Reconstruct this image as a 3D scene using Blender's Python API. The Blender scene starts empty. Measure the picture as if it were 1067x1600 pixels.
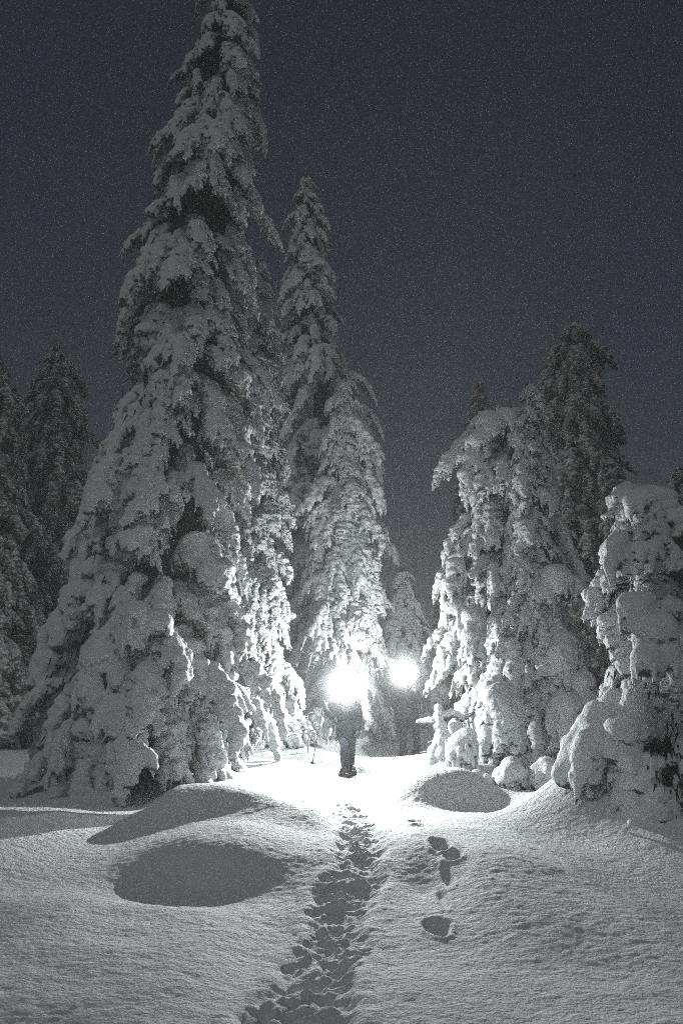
import bpy, bmesh, math, random
import numpy as np
from mathutils import Vector, Matrix

# ------------------------------------------------------------------ camera, sky, light
SC = bpy.context.scene
COL = SC.collection
FPX, CX, CY = 1333.0, 533.5, 800.0
CAMZ, PITCH = 1.9, math.atan(245 / 1333.0)
cam_d = bpy.data.cameras.new('camera')
cam_d.sensor_fit = 'VERTICAL'; cam_d.sensor_height = 36.0; cam_d.lens = 36.0 * FPX / 1600.0
cam_d.clip_start = 0.05; cam_d.clip_end = 2000
cam = bpy.data.objects.new('camera', cam_d); COL.objects.link(cam)
cam.location = (0, 0, CAMZ); cam.rotation_euler = (math.pi / 2 + PITCH, 0, 0)
SC.camera = cam

SUN_EL, SUN_AZ = math.radians(58), math.radians(205)       # moon, behind the camera and a little to the left
world = bpy.data.worlds.new('World'); SC.world = world; world.use_nodes = True
wn = world.node_tree; wn.nodes.clear()
sky = wn.nodes.new('ShaderNodeTexSky'); sky.sky_type = 'NISHITA'; sky.sun_disc = False
sky.sun_elevation = SUN_EL; sky.sun_rotation = SUN_AZ
hs = wn.nodes.new('ShaderNodeHueSaturation'); hs.inputs['Saturation'].default_value = 0.78
bg = wn.nodes.new('ShaderNodeBackground'); bg.inputs['Strength'].default_value = 0.0080
wo = wn.nodes.new('ShaderNodeOutputWorld')
wn.links.new(sky.outputs[0], hs.inputs['Color']); wn.links.new(hs.outputs[0], bg.inputs[0]); wn.links.new(bg.outputs[0], wo.inputs[0])

sd = bpy.data.lights.new('moonlight', 'SUN'); sd.energy = 0.28; sd.angle = math.radians(14); sd.color = (1.0, 0.975, 0.93)
sun = bpy.data.objects.new('moonlight', sd); COL.objects.link(sun)
# direction towards the moon: nishita rotation is measured clockwise from +Y
mdir = Vector((math.sin(SUN_AZ) * math.cos(SUN_EL), math.cos(SUN_AZ) * math.cos(SUN_EL), math.sin(SUN_EL)))
sun.rotation_euler = mdir.to_track_quat('Z', 'Y').to_euler(); sun.location = mdir * 30

LAMP1_POWER, LAMP1_BEAM, LAMP2_POWER, LAMP2_BEAM = 440.0, 1650.0, 260.0, 1100.0
HAZE = 0.0050
GLOW_DENSITY = 0.12  # density of the mist added round each lamp for its glow

SC.view_settings.view_transform = 'Standard'; SC.view_settings.look = 'None'
SC.view_settings.exposure = 0.0; SC.view_settings.gamma = 1.0; SC.view_settings.use_curve_mapping = False
SC.cycles.use_denoising = False
SC.cycles.max_bounces = 6; SC.cycles.diffuse_bounces = 3; SC.cycles.glossy_bounces = 1
SC.cycles.transmission_bounces = 2; SC.cycles.volume_bounces = 1
SC.cycles.sample_clamp_indirect = 1.0
SC.cycles.use_adaptive_sampling = True; SC.cycles.adaptive_threshold = 0.08; SC.cycles.adaptive_min_samples = 24
SC.cycles.pixel_filter_type = 'BLACKMAN_HARRIS'; SC.cycles.filter_width = 1.0

# ------------------------------------------------------------------ maths helpers
rnd = random.Random(7)

def ray(px, py):
    x, y = (px - CX) / FPX, (CY - py) / FPX
    c, s = math.cos(PITCH), math.sin(PITCH)
    return (x, c - y * s, s + y * c)
def at(px, py, d):
    r = ray(px, py); k = d / r[1]
    return Vector((r[0] * k, d, CAMZ + r[2] * k))
def G(px, py, z=0.0):
    r = ray(px, py); k = (z - CAMZ) / r[2]
    return Vector((r[0] * k, r[1] * k, z))

def _hash(ix, iy, iz, seed):
    n = (ix.astype(np.int64) * 374761393 + iy.astype(np.int64) * 668265263 + iz.astype(np.int64) * 2147483647 // 7 + seed * 1274126177) & 0xFFFFFFFF
    n = ((n ^ (n >> 13)) * 1274126177) & 0xFFFFFFFF
    n = ((n ^ (n >> 16)) * 2246822519) & 0xFFFFFFFF
    return ((n ^ (n >> 15)) & 0xFFFFFF) / float(0xFFFFFF) * 2 - 1
def noise(x, y, z=None, seed=0):
    x = np.asarray(x, float); y = np.asarray(y, float)
    if z is None:
        ix, iy = np.floor(x), np.floor(y); fx, fy = x - ix, y - iy
        fx = fx * fx * fx * (fx * (fx * 6 - 15) + 10); fy = fy * fy * fy * (fy * (fy * 6 - 15) + 10)
        o = np.zeros_like(ix)
        h = lambda a, b: _hash(ix + a, iy + b, o, seed)
        return (h(0, 0) * (1 - fx) + h(1, 0) * fx) * (1 - fy) + (h(0, 1) * (1 - fx) + h(1, 1) * fx) * fy
    z = np.asarray(z, float)
    ix, iy, iz = np.floor(x), np.floor(y), np.floor(z); fx, fy, fz = x - ix, y - iy, z - iz
    fx = fx * fx * (3 - 2 * fx); fy = fy * fy * (3 - 2 * fy); fz = fz * fz * (3 - 2 * fz)
    h = lambda a, b, c: _hash(ix + a, iy + b, iz + c, seed)
    def lay(c):
        return (h(0, 0, c) * (1 - fx) + h(1, 0, c) * fx) * (1 - fy) + (h(0, 1, c) * (1 - fx) + h(1, 1, c) * fx) * fy
    return lay(0) * (1 - fz) + lay(1) * fz
def fbm(x, y, z=None, octaves=4, seed=0, gain=0.5):
    t, a, f = 0, 1.0, 1.0
    for k in range(octaves):
        ca, sa = math.cos(k * 0.9), math.sin(k * 0.9)
        xx, yy = (x * ca - y * sa) * f + 17.3 * k, (x * sa + y * ca) * f - 9.1 * k
        t = t + a * noise(xx, yy, None if z is None else z * f, seed + k); a *= gain; f *= 2.03
    return t
def sstep(a, b, x):
    t = np.clip((x - a) / (b - a), 0, 1); return t * t * (3 - 2 * t)

# ------------------------------------------------------------------ materials
def material(name, col, rough=0.85, spec=0.2, bump=None, col2=None, cscale=6.0, coords='Object'):
    m = bpy.data.materials.new(name); m.use_nodes = True
    nt = m.node_tree; p = nt.nodes['Principled BSDF']
    p.inputs['Roughness'].default_value = rough; p.inputs['Specular IOR Level'].default_value = spec
    tc = nt.nodes.new('ShaderNodeTexCoord')
    if col2:
        n = nt.nodes.new('ShaderNodeTexNoise'); n.inputs['Scale'].default_value = cscale; n.inputs['Detail'].default_value = 6
        nt.links.new(tc.outputs[coords], n.inputs['Vector'])
        r = nt.nodes.new('ShaderNodeValToRGB')
        r.color_ramp.elements[0].color = (*col, 1); r.color_ramp.elements[1].color = (*col2, 1)
        r.color_ramp.elements[0].position = 0.35; r.color_ramp.elements[1].position = 0.65
        nt.links.new(n.outputs['Fac'], r.inputs[0]); nt.links.new(r.outputs[0], p.inputs['Base Color'])
    else:
        p.inputs['Base Color'].default_value = (*col, 1)
    prev = None
    for sc, st, dist in (bump or []):
        n = nt.nodes.new('ShaderNodeTexNoise'); n.inputs['Scale'].default_value = sc; n.inputs['Detail'].default_value = 4
        nt.links.new(tc.outputs[coords], n.inputs['Vector'])
        b = nt.nodes.new('ShaderNodeBump'); b.inputs['Strength'].default_value = st; b.inputs['Distance'].default_value = dist
        nt.links.new(n.outputs['Fac'], b.inputs['Height'])
        if prev: nt.links.new(prev.outputs[0], b.inputs['Normal'])
        prev = b
    if prev: nt.links.new(prev.outputs[0], p.inputs['Normal'])
    return m

M = {}
M['ground'] = material('ground_snow', (0.80, 0.82, 0.84), 0.8, 0.25, [(9, 0.5, 0.05), (34, 0.9, 0.02), (110, 0.8, 0.006)])
M['needles'] = material('dark_needles', (0.018, 0.022, 0.014), 0.9, 0.1, [(30, 1, 0.03)], (0.055, 0.058, 0.045), 9)
M['bark'] = material('bark', (0.05, 0.038, 0.03), 0.9, 0.1, [(20, 1, 0.02)], (0.10, 0.09, 0.08), 12)
M['frost_twig'] = material('frosted_twig', (0.62, 0.64, 0.65), 0.8, 0.2, [(40, 1, 0.01)], (0.30, 0.29, 0.27), 14)
M['coat'] = material('dark_coat', (0.016, 0.019, 0.022), 0.85, 0.15, [(60, 0.4, 0.004)], (0.024, 0.027, 0.031), 10)
M['black_jacket'] = material('black_jacket', (0.012, 0.013, 0.015), 0.7, 0.3, [(60, 0.4, 0.004)])
M['jeans'] = material('blue_jeans', (0.030, 0.040, 0.055), 0.85, 0.15, [(200, 0.4, 0.002)], (0.05, 0.062, 0.08), 14)
M['black_cloth'] = material('black_trousers', (0.012, 0.013, 0.015), 0.85, 0.15)
M['gaiter'] = material('gaiter_fabric', (0.02, 0.02, 0.022), 0.7, 0.3, [(40, 0.5, 0.004)])
M['boot'] = material('boot_leather', (0.02, 0.018, 0.016), 0.55, 0.4)
M['glove'] = material('glove_fabric', (0.06, 0.06, 0.065), 0.8, 0.2)
M['hat'] = material('knit_hat', (0.10, 0.10, 0.11), 0.95, 0.1, [(90, 0.8, 0.004)])
M['skin'] = material('skin', (0.50, 0.33, 0.25), 0.55, 0.35)
M['lip'] = material('lip', (0.38, 0.16, 0.13), 0.5, 0.35)
M['eye'] = material('eye', (0.05, 0.04, 0.035), 0.2, 0.5)
M['hair'] = material('hair', (0.06, 0.04, 0.025), 0.7, 0.3)
M['plastic'] = material('black_plastic', (0.015, 0.015, 0.016), 0.4, 0.5)
M['metal'] = material('pole_aluminium', (0.06, 0.06, 0.065), 0.4, 0.5)

def snow_bough_material(nm='bough_snow', lo=0.05, hi=0.42, snow=(0.80, 0.82, 0.835, 1)):
    m = bpy.data.materials.new(nm); m.use_nodes = True
    nt = m.node_tree; L = nt.links; p = nt.nodes['Principled BSDF']
    p.inputs['Roughness'].default_value = 0.85; p.inputs['Specular IOR Level'].default_value = 0.2
    tc = nt.nodes.new('ShaderNodeTexCoord'); ge = nt.nodes.new('ShaderNodeNewGeometry')
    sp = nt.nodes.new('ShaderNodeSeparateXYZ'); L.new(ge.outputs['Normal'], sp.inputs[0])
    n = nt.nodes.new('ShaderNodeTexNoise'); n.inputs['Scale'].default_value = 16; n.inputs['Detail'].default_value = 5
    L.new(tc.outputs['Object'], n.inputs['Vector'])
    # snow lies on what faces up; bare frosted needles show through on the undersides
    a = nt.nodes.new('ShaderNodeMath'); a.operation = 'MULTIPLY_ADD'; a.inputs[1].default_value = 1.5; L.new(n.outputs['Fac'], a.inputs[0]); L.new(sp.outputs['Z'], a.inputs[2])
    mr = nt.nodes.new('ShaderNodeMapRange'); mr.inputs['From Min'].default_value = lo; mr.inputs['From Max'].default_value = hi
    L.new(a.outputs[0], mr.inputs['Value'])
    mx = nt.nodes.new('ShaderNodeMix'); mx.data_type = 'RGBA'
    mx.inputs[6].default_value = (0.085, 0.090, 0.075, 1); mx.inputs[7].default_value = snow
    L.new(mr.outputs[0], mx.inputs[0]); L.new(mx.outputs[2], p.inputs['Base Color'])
    prev = None
    for sc, st, di in ((22, 0.8, 0.03), (75, 0.9, 0.012)):
        q = nt.nodes.new('ShaderNodeTexNoise'); q.inputs['Scale'].default_value = sc; q.inputs['Detail'].default_value = 3
        L.new(tc.outputs['Object'], q.inputs['Vector'])
        b = nt.nodes.new('ShaderNodeBump'); b.inputs['Strength'].default_value = st; b.inputs['Distance'].default_value = di
        L.new(q.outputs['Fac'], b.inputs['Height'])
        if prev: L.new(prev.outputs[0], b.inputs['Normal'])
        prev = b
    L.new(prev.outputs[0], p.inputs['Normal'])
    return m
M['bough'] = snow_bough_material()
M['dimmed_bough'] = snow_bough_material('dimmed_bough_snow', 0.75, 1.6, (0.66, 0.68, 0.69, 1))  # darker bough copy: weak light on distant trees painted into the colour

def emission(name, strength):
    m = bpy.data.materials.new(name); m.use_nodes = True; nt = m.node_tree; nt.nodes.clear()
    e = nt.nodes.new('ShaderNodeEmission'); e.inputs[0].default_value = (0.93, 0.98, 1, 1); e.inputs[1].default_value = strength
    o = nt.nodes.new('ShaderNodeOutputMaterial'); nt.links.new(e.outputs[0], o.inputs[0]); return m
M['lens'] = emission('lamp_lens', 400.0)

# ------------------------------------------------------------------ object helpers
def link(o, parent=None):
    COL.objects.link(o)
    if parent: o.parent = parent
    return o
def tag(o, label=None, cat=None, group=None, kind=None):
    if label: o['label'] = label
    if cat: o['category'] = cat
    if group: o['group'] = group
    if kind: o['kind'] = kind
    return o
def thing(name, loc, label, cat, group=None, rz=0.0):
    o = bpy.data.objects.new(name, None); o.empty_display_size = 0.2
    o.location = loc; o.rotation_euler = (0, 0, rz); link(o)
    return tag(o, label, cat, group)
def mesh_from(name, V, F, mat, smooth=True):
    me = bpy.data.meshes.new(name)
    V = np.asarray(V, np.float32); F = np.asarray(F, np.int32)
    me.vertices.add(len(V)); me.vertices.foreach_set('co', V.ravel())
    k = F.shape[1]
    me.loops.add(F.size); me.loops.foreach_set('vertex_index', F.ravel())
    me.polygons.add(len(F)); me.polygons.foreach_set('loop_start', np.arange(0, F.size, k, dtype=np.int32))
    me.update(calc_edges=True); me.validate()
    if smooth: me.polygons.foreach_set('use_smooth', np.ones(len(me.polygons), bool))
    me.materials.append(mat)
    return me

def ico(sub):
    bm = bmesh.new(); bmesh.ops.create_icosphere(bm, subdivisions=sub, radius=1.0)
    v = np.array([x.co[:] for x in bm.verts]); f = np.array([[y.index for y in x.verts] for x in bm.faces]); bm.free(); return v, f
ICO = {1: ico(1), 2: ico(2), 3: ico(3)}

class Blobs:
    def __init__(s): s.V = []; s.F = []; s.n = 0
    def ball(s, c, r, sub=1, R=None):
        v, f = ICO[sub]; r = np.array(r if hasattr(r, '__len__') else (r, r, r))
        v = v * r
        if R is not None: v = v @ np.array(R).T
        s.V.append(v + np.array(c)); s.F.append(f + s.n); s.n += len(v)
    def tube(s, P, rad, seg=12, flat=None):
        """closed tube along P; rad = list of r or (ra, rb); ra along x-ish axis"""
        P = [np.array(p, float) for p in P]; m = len(P); rings = []
        for i in range(m):
            t = P[min(i + 1, m - 1)] - P[max(i - 1, 0)]; t /= max(np.linalg.norm(t), 1e-9)
            ref = np.array((0, 1.0, 0)) if abs(t[1]) < 0.9 else np.array((1.0, 0, 0))
            a = np.cross(ref, t); a /= np.linalg.norm(a); b = np.cross(t, a)
            r = rad[i] if hasattr(rad, '__len__') else rad
            ra, rb = r if hasattr(r, '__len__') else (r, r)
            for k in range(seg):
                th = 2 * math.pi * k / seg
                rings.append(P[i] + a * ra * math.cos(th) + b * rb * math.sin(th))
        F = []
        for i in range(m - 1):
            for k in range(seg):
                k2 = (k + 1) % seg; A, B, C, D = i * seg + k, i * seg + k2, (i + 1) * seg + k2, (i + 1) * seg + k
                F += [(A, B, C), (A, C, D)]
        c0, c1 = len(rings), len(rings) + 1; rings += [P[0], P[-1]]
        for k in range(seg):
            k2 = (k + 1) % seg
            F.append((c0, k2, k)); F.append((c1, (m - 1) * seg + k, (m - 1) * seg + k2))
        s.V.append(np.array(rings)); s.F.append(np.array(F) + s.n); s.n += len(rings)
    def raw(s): return np.concatenate(s.V), np.concatenate(s.F)
    def mesh(s, name, mat, smooth=True):
        v, f = s.raw(); return mesh_from(name, v, f, mat, smooth)
    def remesh(s, name, mat, voxel, smooth=2, displace=None):
        me = s.mesh(name + '_src', mat); o = bpy.data.objects.new('tmp', me); COL.objects.link(o)
        r = o.modifiers.new('r', 'REMESH'); r.mode = 'VOXEL'; r.voxel_size = voxel; r.use_smooth_shade = True
        if smooth:
            q = o.modifiers.new('s', 'SMOOTH'); q.iterations = smooth; q.factor = 0.5
        dg = bpy.context.evaluated_depsgraph_get()
        ev = o.evaluated_get(dg); out = bpy.data.meshes.new_from_object(ev, depsgraph=dg)
        bpy.data.objects.remove(o); bpy.data.meshes.remove(me)
        out.name = name; out.materials.clear(); out.materials.append(mat)
        n = len(out.vertices)
        if displace is not None:
            co = np.empty(n * 3, np.float32); out.vertices.foreach_get('co', co); co = co.reshape(-1, 3)
            no = np.empty(n * 3, np.float32); out.vertex_normals.foreach_get('vector', no); no = no.reshape(-1, 3)
            co += no * displace(co)[:, None]; out.vertices.foreach_set('co', co.ravel())
        out.polygons.foreach_set('use_smooth', np.ones(len(out.polygons), bool)); out.update()
        return out
def part(name, mesh, parent, loc=(0, 0, 0)):
    o = bpy.data.objects.new(name, mesh); o.location = loc; return link(o, parent)

# ------------------------------------------------------------------ the ground
PATH = [G(*p) for p in ((544, 1215), (541, 1240), (547, 1270), (560, 1300), (560, 1345), (540, 1390), (520, 1440), (497, 1500), (475, 1560), (455, 1620))]
PATH = [Vector((.25, 26, 0)), Vector((.75, 20, 0)), Vector((.35, 16.5, 0))] + PATH + [PATH[-1] + Vector((-.1, -2.2, 0))]
PY = np.array([p.y for p in PATH])[::-1]; PX = np.array([p.x for p in PATH])[::-1]
HOLES = []      # (x, y, radius x, radius y, depth)
def hole(px, py, w, h, dep, z=0.0):
    p = G(px, py, z); q = G(px, py + 8, z); s = (p.y) / FPX
    HOLES.append((p.x, p.y, w * s * .85, h * (p.y - q.y) / 8.0 * .8, dep * .62))
for a in ((648, 1287, 11, 5, .10), (652, 1300, 12, 5, .09), (688, 1341, 16, 10, .16), (707, 1357, 14, 7, .12), (699, 1375, 8, 14, .06), (692, 1400, 8, 16, .05), (683, 1437, 20, 14, .12),
          (468, 1242, 9, 3, .06), (470, 1259, 9, 3, .06), (598, 1226, 9, 3, .07), (590, 1231, 10, 3, .07), (404, 1262, 8, 3, .05),
          (120, 1276, 12, 3, .03)):
    hole(*a)
STEPS = []
rr = random.Random(3)
yy = 3.6
while yy < 20:
    px_ = float(np.interp(yy, PY, PX)); side = 1 if len(STEPS) % 2 else -1
    STEPS.append((px_ + side * .06 + rr.uniform(-.05, .05), yy + rr.uniform(-.12, .12), rr.uniform(.06, .12), rr.uniform(.10, .18), rr.uniform(.015, .045)))
    yy += rr.uniform(.20, .50)
R1 = G(300, 1280, .34); R2 = G(270, 1223, .46); DOME = G(692, 1250, 0.0)

def H(x, y):
    x = np.asarray(x, float); y = np.asarray(y, float)
    far = sstep(24, 70, y)
    h = 0.10 * fbm(x * .30 + 4, y * .30, octaves=3, seed=11) * (1 - .5 * np.exp(-((x) / 1.2) ** 2))
    h = h + far * (1.2 + 1.5 * fbm(x * .03, y * .03, octaves=2, seed=5))
    h = h + 0.3 * sstep(4.5, 14, np.abs(x + .3)) * sstep(6, 12, y)
    # near ridge
    wob = .22 * noise(x * .8, y * 0 + 2, seed=21)
    d0 = R1.y + wob - .10 * (x - R1.x) ** 2 * (x < R1.x) + .16 * (x - R1.x) * (x > R1.x)
    t = y - d0
    prof = np.where(t > 0, np.exp(-(t / 1.35) ** 2), np.exp(-(t / .85) ** 2))
    lat = sstep(-2.5, -1.4, x) * (1 - .75 * sstep(-1.2, -.15, x)) * (1 - sstep(-.2, .1, x))
    h = h + .215 * prof * lat * (1 + .12 * noise(x * 1.6, y * 1.6, seed=23))
    # hollow in front of it
    h = h - .16 * np.exp(-((x + 1.55) / .95) ** 2 - ((y - (R1.y - 1.25)) / .55) ** 2)
    # far ridge
    d0 = R2.y + .25 * noise(x * .7 + 9, y * 0, seed=22) - .35 * sstep(-1.8, -.2, x)
    t = y - d0
    prof = np.where(t > 0, np.exp(-(t / 1.1) ** 2), np.exp(-(t / .66) ** 2))
    lat = sstep(-2.75, -2.05, x) * (1 - .5 * sstep(-1.6, -.3, x)) * (1 - sstep(-.35, 0, x))
    h = h + .37 * prof * lat
    # left shoulder running out of the frame
    h = h + .34 * np.exp(-((y - 11.0 - .12 * x) / 1.6) ** 2) * sstep(-2.6, -4.2, x)
    # broad swell right of the path
    h = h + .14 * np.exp(-((x - 1.6) / .85) ** 2 - ((y - 8.2) / 2.4) ** 2)
    h = h - .09 * np.exp(-((x - .78) / .28) ** 2 - ((y - 8.2) / .8) ** 2)
    h = h + .09 * np.exp(-((x - .80) / .26) ** 2 - ((y - 9.5) / .7) ** 2)
    # right-hand dome in front of the spruce
    dx, dy = (x - DOME.x) / .70, (y - DOME.y) / .55
    h = h + .46 * np.exp(-(dx * dx + dy * dy) ** 1.5 * .9)
    h = h - .13 * np.exp(-((x - DOME.x - .75) / .55) ** 2 - ((y - DOME.y + 1.15) / .45) ** 2)
    # banks at tree feet
    for bx, by, rx, ry, bh in ((-3.0, 14.3, 2.4, 1.7, .42), (-1.4, 16.9, 1.5, 1.3, .45), (0.0, 20.3, 1.6, 1.2, .30), (2.0, 22.3, 2.2, 1.3, .50), (3.2, 16.1, 2.0, 1.6, .40), (4.6, 11.6, 1.4, 1.9, .55), (-.75, 14.6, .55, .7, .22), (3.3, 11.4, 1.0, .9, .55), (4.2, 10.3, 1.0, 1.0, .2), (1.85, 15.0, .5, .6, .12), (4.9, 17, 2.5, 2, .5)):
        h = h + bh * np.exp(-((x - bx) / rx) ** 2 - ((y - by) / ry) ** 2)
    # the trodden path
    px_ = np.interp(y, PY, PX); wid = .235 + .05 * noise(y * 1.7, y * 0 + 3, seed=31) + .06 * sstep(8, 5, y)
    e = np.abs(x - px_) + .03 * fbm(x * 3, y * 3, octaves=4, seed=32)
    tr = 1 - sstep(wid - .07, wid + .07, e)
    mask = sstep(17.5, 14.5, y) * .9 + .1
    deep = .045 * mask
    h = h - deep * tr
    lip = np.exp(-((e - wid - .10) / .08) ** 2)
    h = h + .01 * lip * mask * (1 + noise(x * 6, y * 6, seed=33))
    inpath = tr * mask; wx = noise(x * 3, y * 3, seed=62); wy = noise(x * 3 + 40, y * 3, seed=63)
    h = h + inpath * (.030 * fbm(x * 4.2 + .8 * wx, y * 4.2 + .8 * wy, octaves=4, seed=34) + .022 * fbm(x * 11 + wx, y * 11 + wy, octaves=3, seed=35) - .02 * sstep(.1, .6, noise(x * 5, y * 3.4, seed=37)))
    h = h - .09 * np.exp(-((x - px_ + .45) / .24) ** 2 - ((y - 6.6) / 1.1) ** 2)
    ny = (y > 2.5) & (y < 22)
    wq = noise(x * 7, y * 7, seed=61)
    for sx, sy, ax, ay, dep in STEPS:
        q = (((x - sx) + (y - sy) * (ax * 7 % 1 - .5)) / ax) ** 2 + ((y - sy) / ay) ** 2
        q = q * (1 + .45 * wq)
        h = h - dep * np.exp(-q ** 2) * (q < 6) * mask
        h = h + .012 * np.exp(-((np.sqrt(q) - 1.35) / .25) ** 2) * (q < 6) * mask
    for sx, sy, ax, ay, dep in HOLES:
        q = ((x - sx) / ax) ** 2 + ((y - sy) / ay) ** 2
        q = q * (1 + .25 * noise(x * 9, y * 9, seed=36))
        h = h - dep * np.exp(-q ** 3)
        h = h + .012 * np.exp(-((np.sqrt(np.maximum(q, 0)) - 1.4) / .25) ** 2)
    # wind-crusted grain
    near = sstep(20, 12, y)
    h = h + near * (.005 * fbm(x * 2.6 + 3, y * 3.2, octaves=3, seed=71) + .008 * np.maximum(0, noise(x * 4.1, y * 5.2, seed=72) - .6))
    g = fbm(x * 9, y * 13, octaves=3, seed=41) * .0018 * (.5 + sstep(-.5, .6, noise(x * .9, y * .9, seed=46))) + fbm(x * 26, y * 34, octaves=2, seed=42) * .0034
    h = h + g * near + (1 - near) * .02 * fbm(x * 2, y * 2, octaves=2, seed=43)
    # frozen crumbs on the surface
    cr = noise(x * 16, y * 20, seed=44)
    h = h + near * .0025 * sstep(.6, .9, cr)
    return h
def hz(x, y): return float(H(np.array([x]), np.array([y]))[0])

def axis_coords(fine0, fine1, step, lo, hi, grow):
    c = list(np.arange(fine0, fine1, step)); s = step
    while c[-1] < hi: s *= grow; c.append(c[-1] + s)
    c[-1] = hi; s = step; head = [fine0]
    while head[-1] > lo: s *= grow; head.append(head[-1] - s)
    head[-1] = lo
    return np.array(head[:0:-1] + c)
gx = axis_coords(-4.2, 4.2, .021, -110, 110, 1.045)
gy = axis_coords(4.0, 12.5, .021, -60, 170, 1.028)
XX, YY = np.meshgrid(gx, gy); ZZ = H(XX, YY)
nx, ny = len(gx), len(gy)
idx = np.arange(nx * ny).reshape(ny, nx)
F = np.stack([idx[:-1, :-1], idx[:-1, 1:], idx[1:, 1:], idx[1:, :-1]], -1).reshape(-1, 4)
gme = mesh_from('snow_ground', np.stack([XX, YY, ZZ], -1).reshape(-1, 3), F, M['ground'])
ground = link(bpy.data.objects.new('snow_ground', gme)); ground['kind'] = 'structure'
print('ground', nx, ny)

# ------------------------------------------------------------------ snow boughs (shared meshes)
def finger(B, r, p, d, L, r0, r1, droop, fringe=1.0, topsnow=True, sub=1):
    """chain of snow lumps that sags under its own weight; ragged icy twigs under it"""
    n = max(4, int(L / (r0 * .42))); p = np.array(p, float); d = np.array(d, float); st = L / n; pts = []
    for i in range(n + 1):
        t = i / n; rad = (r0 * (1 - t) + r1 * t) * r.uniform(.82, 1.18)
        off = np.array((r.uniform(-1, 1), r.uniform(-1, 1), r.uniform(-.6, .6))) * rad * .30
        B.ball(p + off, (rad, rad, rad * .86), sub)
        pts.append((p.copy(), rad, d.copy()))
        d[2] -= droop * st; d /= np.linalg.norm(d); p = p + d * st
    for q, rad, dd in pts:
        for k in range(int(r.random() * 3.6 * fringe + .7)):
            side = np.array((-dd[1], dd[0], 0)); side /= max(np.linalg.norm(side), 1e-6)
            a = r.uniform(-1, 1); c = q + side * a * rad * .95 + np.array((0, 0, -rad * .55))
            fd = side * a * .5 + dd * .5 + np.array((r.uniform(-.2, .2), r.uniform(-.2, .2), -1.0)); fd /= np.linalg.norm(fd)
            ln = r.uniform(.05, .15); rr_ = r.uniform(.018, .030)
            m = 3 if ln < .10 else 4
            for j in range(m): B.ball(c + fd * ln * j / (m - 1), rr_ * (1 - .35 * j / (m - 1)), 1)
    return pts

def make_bough(seed, ext, drop, width, lump=1.0, fringe=1.0, voxel=.019):
    r = random.Random(seed); B = Blobs()
    L = math.hypot(ext, drop); d = np.array((ext + .25, r.uniform(-.1, .1), .12 if ext > .5 else -.1)); d /= np.linalg.norm(d)
    droop = 2.2 * drop / L if ext > .3 else 1.5
    r0 = .155 * lump * width
    main = finger(B, r, (-.12, 0, 0), d, L * 1.05, r0 * .95, r0 * .62, droop, fringe)
    nf = 4 + int(width * 2.2)
    for k in range(nf):
        i = int(len(main) * (k + .5) / nf * .85); q, rad, dd = main[i]
        sgn = 1 if k % 2 else -1
        side = np.array((-dd[1], dd[0], 0)); side /= np.linalg.norm(side)
        fd = dd * r.uniform(.5, 1.0) + side * sgn * r.uniform(.5, 1.0) * width * .8 + np.array((0, 0, r.uniform(-.1, .1))); fd /= np.linalg.norm(fd)
        finger(B, r, q, fd, L * r.uniform(.30, .5), rad * r.uniform(.62, .85), rad * r.uniform(.38, .6), droop * r.uniform(1.2, 2.2), fringe)
    for i in range(2, len(main)):                  # the snow cushion on its back
        q, rad, dd = main[i]
        if r.random() < .9:
            B.ball(q + np.array((r.uniform(-.03, .03), r.uniform(-.05, .05), rad * r.uniform(.25, .5))), (rad * r.uniform(.8, 1.15), rad * r.uniform(.9, 1.3), rad * .75), 2)
    sd_ = seed * 3
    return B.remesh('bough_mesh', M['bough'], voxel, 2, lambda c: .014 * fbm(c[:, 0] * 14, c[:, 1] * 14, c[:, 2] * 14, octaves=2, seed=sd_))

LIB = {'wide': [], 'steep': [], 'hang': [], 'pad': []}
for s in range(5): LIB['wide'].append(make_bough(10 + s, .85, .55, 1.15))
for s in range(6): LIB['steep'].append(make_bough(30 + s, .50, .90, 1.0))
for s in range(4): LIB['hang'].append(make_bough(50 + s, .22, 1.0, .85))
for s in range(4): LIB['pad'].append(make_bough(70 + s, .75, .75, 1.35, 1.75, .7, .022))

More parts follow.
